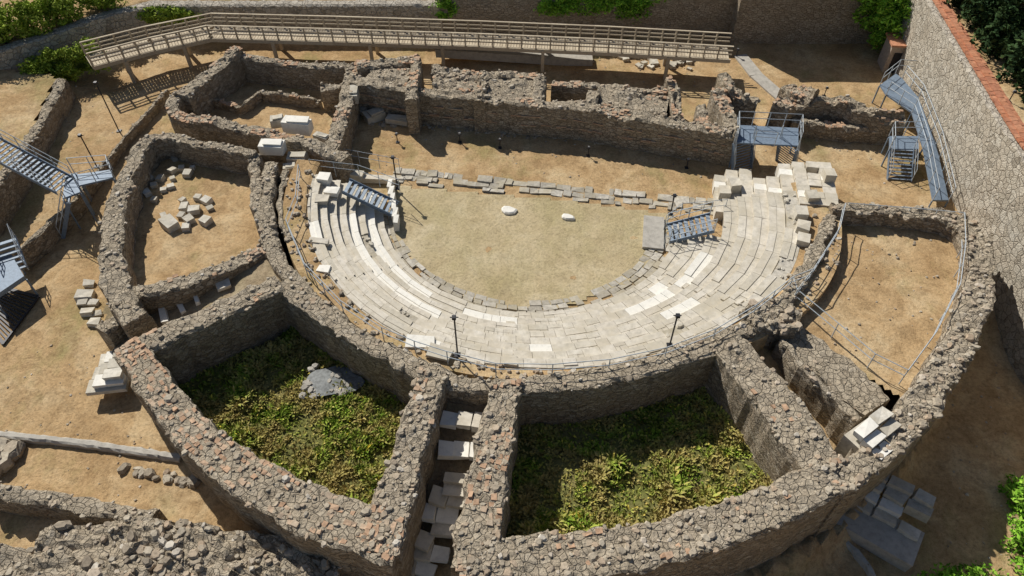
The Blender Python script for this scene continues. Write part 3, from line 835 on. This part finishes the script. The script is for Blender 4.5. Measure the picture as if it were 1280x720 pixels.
for (x,y,r,h) in ((33.0,51.5,1.8,4.8),(32.9,48,1.9,4.8),(32.5,44.6,1.8,4.6),(32.7,41.4,1.8,4.6),(32.8,38.8,1.5,3.8),(35.2,46,2.3,5),(33.6,56,1.9,4.6),(35.6,50.5,2.3,5)):
    leaves('cypress_tree',[(x,y,6+h*.35,r,r,h*.4),(x,y,6+h*.75,r*.7,r*.7,h*.4),(x+.5,y-.4,6+h*.5,r*.9,r*.8,h*.4)],7000,.19,M_cyp,[(x,y,5.9,6+h*.8,.18)])
leaves('bramble_bush',[(32.4,36.0,6.5,1.3,1.6,.8),(32.6,33.0,6.4,1.2,1.6,.7),(33,29,6.4,1.3,1.6,.6)],7000,.13,M_scrub)
leaves('green_tree',[(30.0,55.6,3.6,2.3,1.9,2.0),(28.4,57.0,5.4,2.4,1.6,1.8),(31.2,54.2,2.6,1.4,1.5,1.8),(30.8,55.2,1.4,1.5,1.5,1.2)],16000,.16,M_bush,[(30.3,56.2,-.1,3,.2)])
leaves('hanging_ivy',[(-5.6,57.6,2.6,1.0,.3,1.0),(-5.4,58.4,3.6,.9,.6,.5)],2500,.12,M_bush)
leaves('hanging_ivy',[(7,57.6,3.1,4.8,.35,1.0),(3.5,57.6,2.6,1.5,.3,.9),(10,57.6,2.8,1.6,.3,1.3),(7,58.4,4.1,4.8,.6,.4)],10000,.12,M_bush)
leaves('clipped_hedge',[(-40.5,52.0,3.7,2.4,1.4,1.3),(-38,53.4,3.8,2.0,1.4,1.4),(-36,55.4,3.8,1.8,1.5,1.3),(-33.6,57.5,3.6,1.8,1.2,1.0)],20000,.14,M_hedge)
leaves('clipped_hedge',[(-35.0,50.9,1.5,2.2,1.0,1.3),(-33,51.6,1.7,1.6,.9,1.2),(-36.6,50.2,1.2,1.3,.9,1.0)],12000,.12,M_hedge)
leaves('clipped_hedge',[(-29,57.2,2.2,3.0,.5,.7)],3000,.12,M_hedge)
p=G(1220,708); leaves('green_shrub',[(p.x-1,p.y-1.6,p.z+.3,2.6,1.5,.6),(p.x+3,p.y,p.z+.5,1.4,2.2,.8),(p.x+3.6,p.y+3,p.z+.4,.9,1.5,.6)],9000,.13,M_bush)

WET=P(415,478,-.5)
def weeds(name,pl,hf,n,mat,h=(.06,.24),keep=-.10,wd=.045):
    x0=min(p[0] for p in pl);x1=max(p[0] for p in pl);y0=min(p[1] for p in pl);y1=max(p[1] for p in pl)
    b=B();c=0
    while c<n:
        x=U(x0,x1);y=U(y0,y1)
        if not inside(x,y,pl): continue
        c+=1
        if ((x-WET.x)/1.5)**2+((y-WET.y)/1.1)**2<1+.6*nz(x*1.5,y*1.5,3) and R()<.93: continue
        k=nz(x*.6,y*.6,40)+.5*nz(x*2.0,y*2.0,44)
        if k<keep and R()<.82: continue
        z=hf(x,y); hh=U(*h)*(1+2.8*max(0,k)); a=U(0,6.28); le=hh*U(.4,1.0)+.05; lx=math.cos(a)*le; ly=math.sin(a)*le; w_=wd*U(.6,1.8); px=-math.sin(a)*w_; py=math.cos(a)*w_
        q=len(b.v)
        b.v+=[(x,y,z+hh*.2-.03),(x+lx*.6+px,y+ly*.6+py,z+hh*.75),(x+lx,y+ly,z+hh*.88),(x+lx*.6-px,y+ly*.6-py,z+hh*.78)]
        b.face([q,q+1,q+2,q+3])
    b.obj(name,[mat])
weeds('chamber_weeds',PL,HL,38000,M_weed)
weeds('chamber_weeds',PR,HR,44000,M_weed)
b=B(); b.v.append((WET.x,WET.y,HL(WET.x,WET.y)+.14))
for i in range(24):
    t=i*6.2832/24; q=1+.35*nz(math.cos(t)*1.5,math.sin(t)*1.5,4)
    b.v.append((WET.x+1.45*q*math.cos(t),WET.y+1.05*q*math.sin(t),HL(WET.x,WET.y)+.13))
for i in range(24): b.face([0,1+i,1+(i+1)%24])
b.obj('damp_puddle',[M_damp])
b=B()
for _ in range(18):
    p=Vector((WET.x+U(-1.4,1.4),WET.y+U(-1,1),HL(WET.x,WET.y)+.13)); b.rock(p,U(.2,.6),0,.4)
b.obj('rubble_heap',[M_conc])

# ------------------------------------------------------------------ camera, light
cam=bpy.data.cameras.new('camera'); co=bpy.data.objects.new('camera',cam); scn.collection.objects.link(co)
co.location=(0,0,H); co.rotation_euler=(math.radians(42),0,0)
cam.sensor_width=36; cam.lens=36*F/1280; cam.clip_end=5000; scn.camera=co
el=math.radians(42); az=Vector((-.62,.785,0))
sv=Vector((az.x*math.cos(el),az.y*math.cos(el),math.sin(el)))
L=bpy.data.lights.new('sun','SUN'); L.energy=5.0; L.angle=math.radians(.5); L.color=(1,.96,.88)
lo=bpy.data.objects.new('sun',L); scn.collection.objects.link(lo); lo.rotation_euler=sv.to_track_quat('Z','Y').to_euler()
w=bpy.data.worlds.new('World'); scn.world=w; w.use_nodes=True
nt=w.node_tree; sk=nt.nodes.new('ShaderNodeTexSky'); sk.sky_type='NISHITA'; sk.sun_disc=False
sk.sun_elevation=el; sk.sun_rotation=math.atan2(az.x,az.y)
bg=nt.nodes['Background']; nt.links.new(sk.outputs[0],bg.inputs[0]); bg.inputs[1].default_value=.062
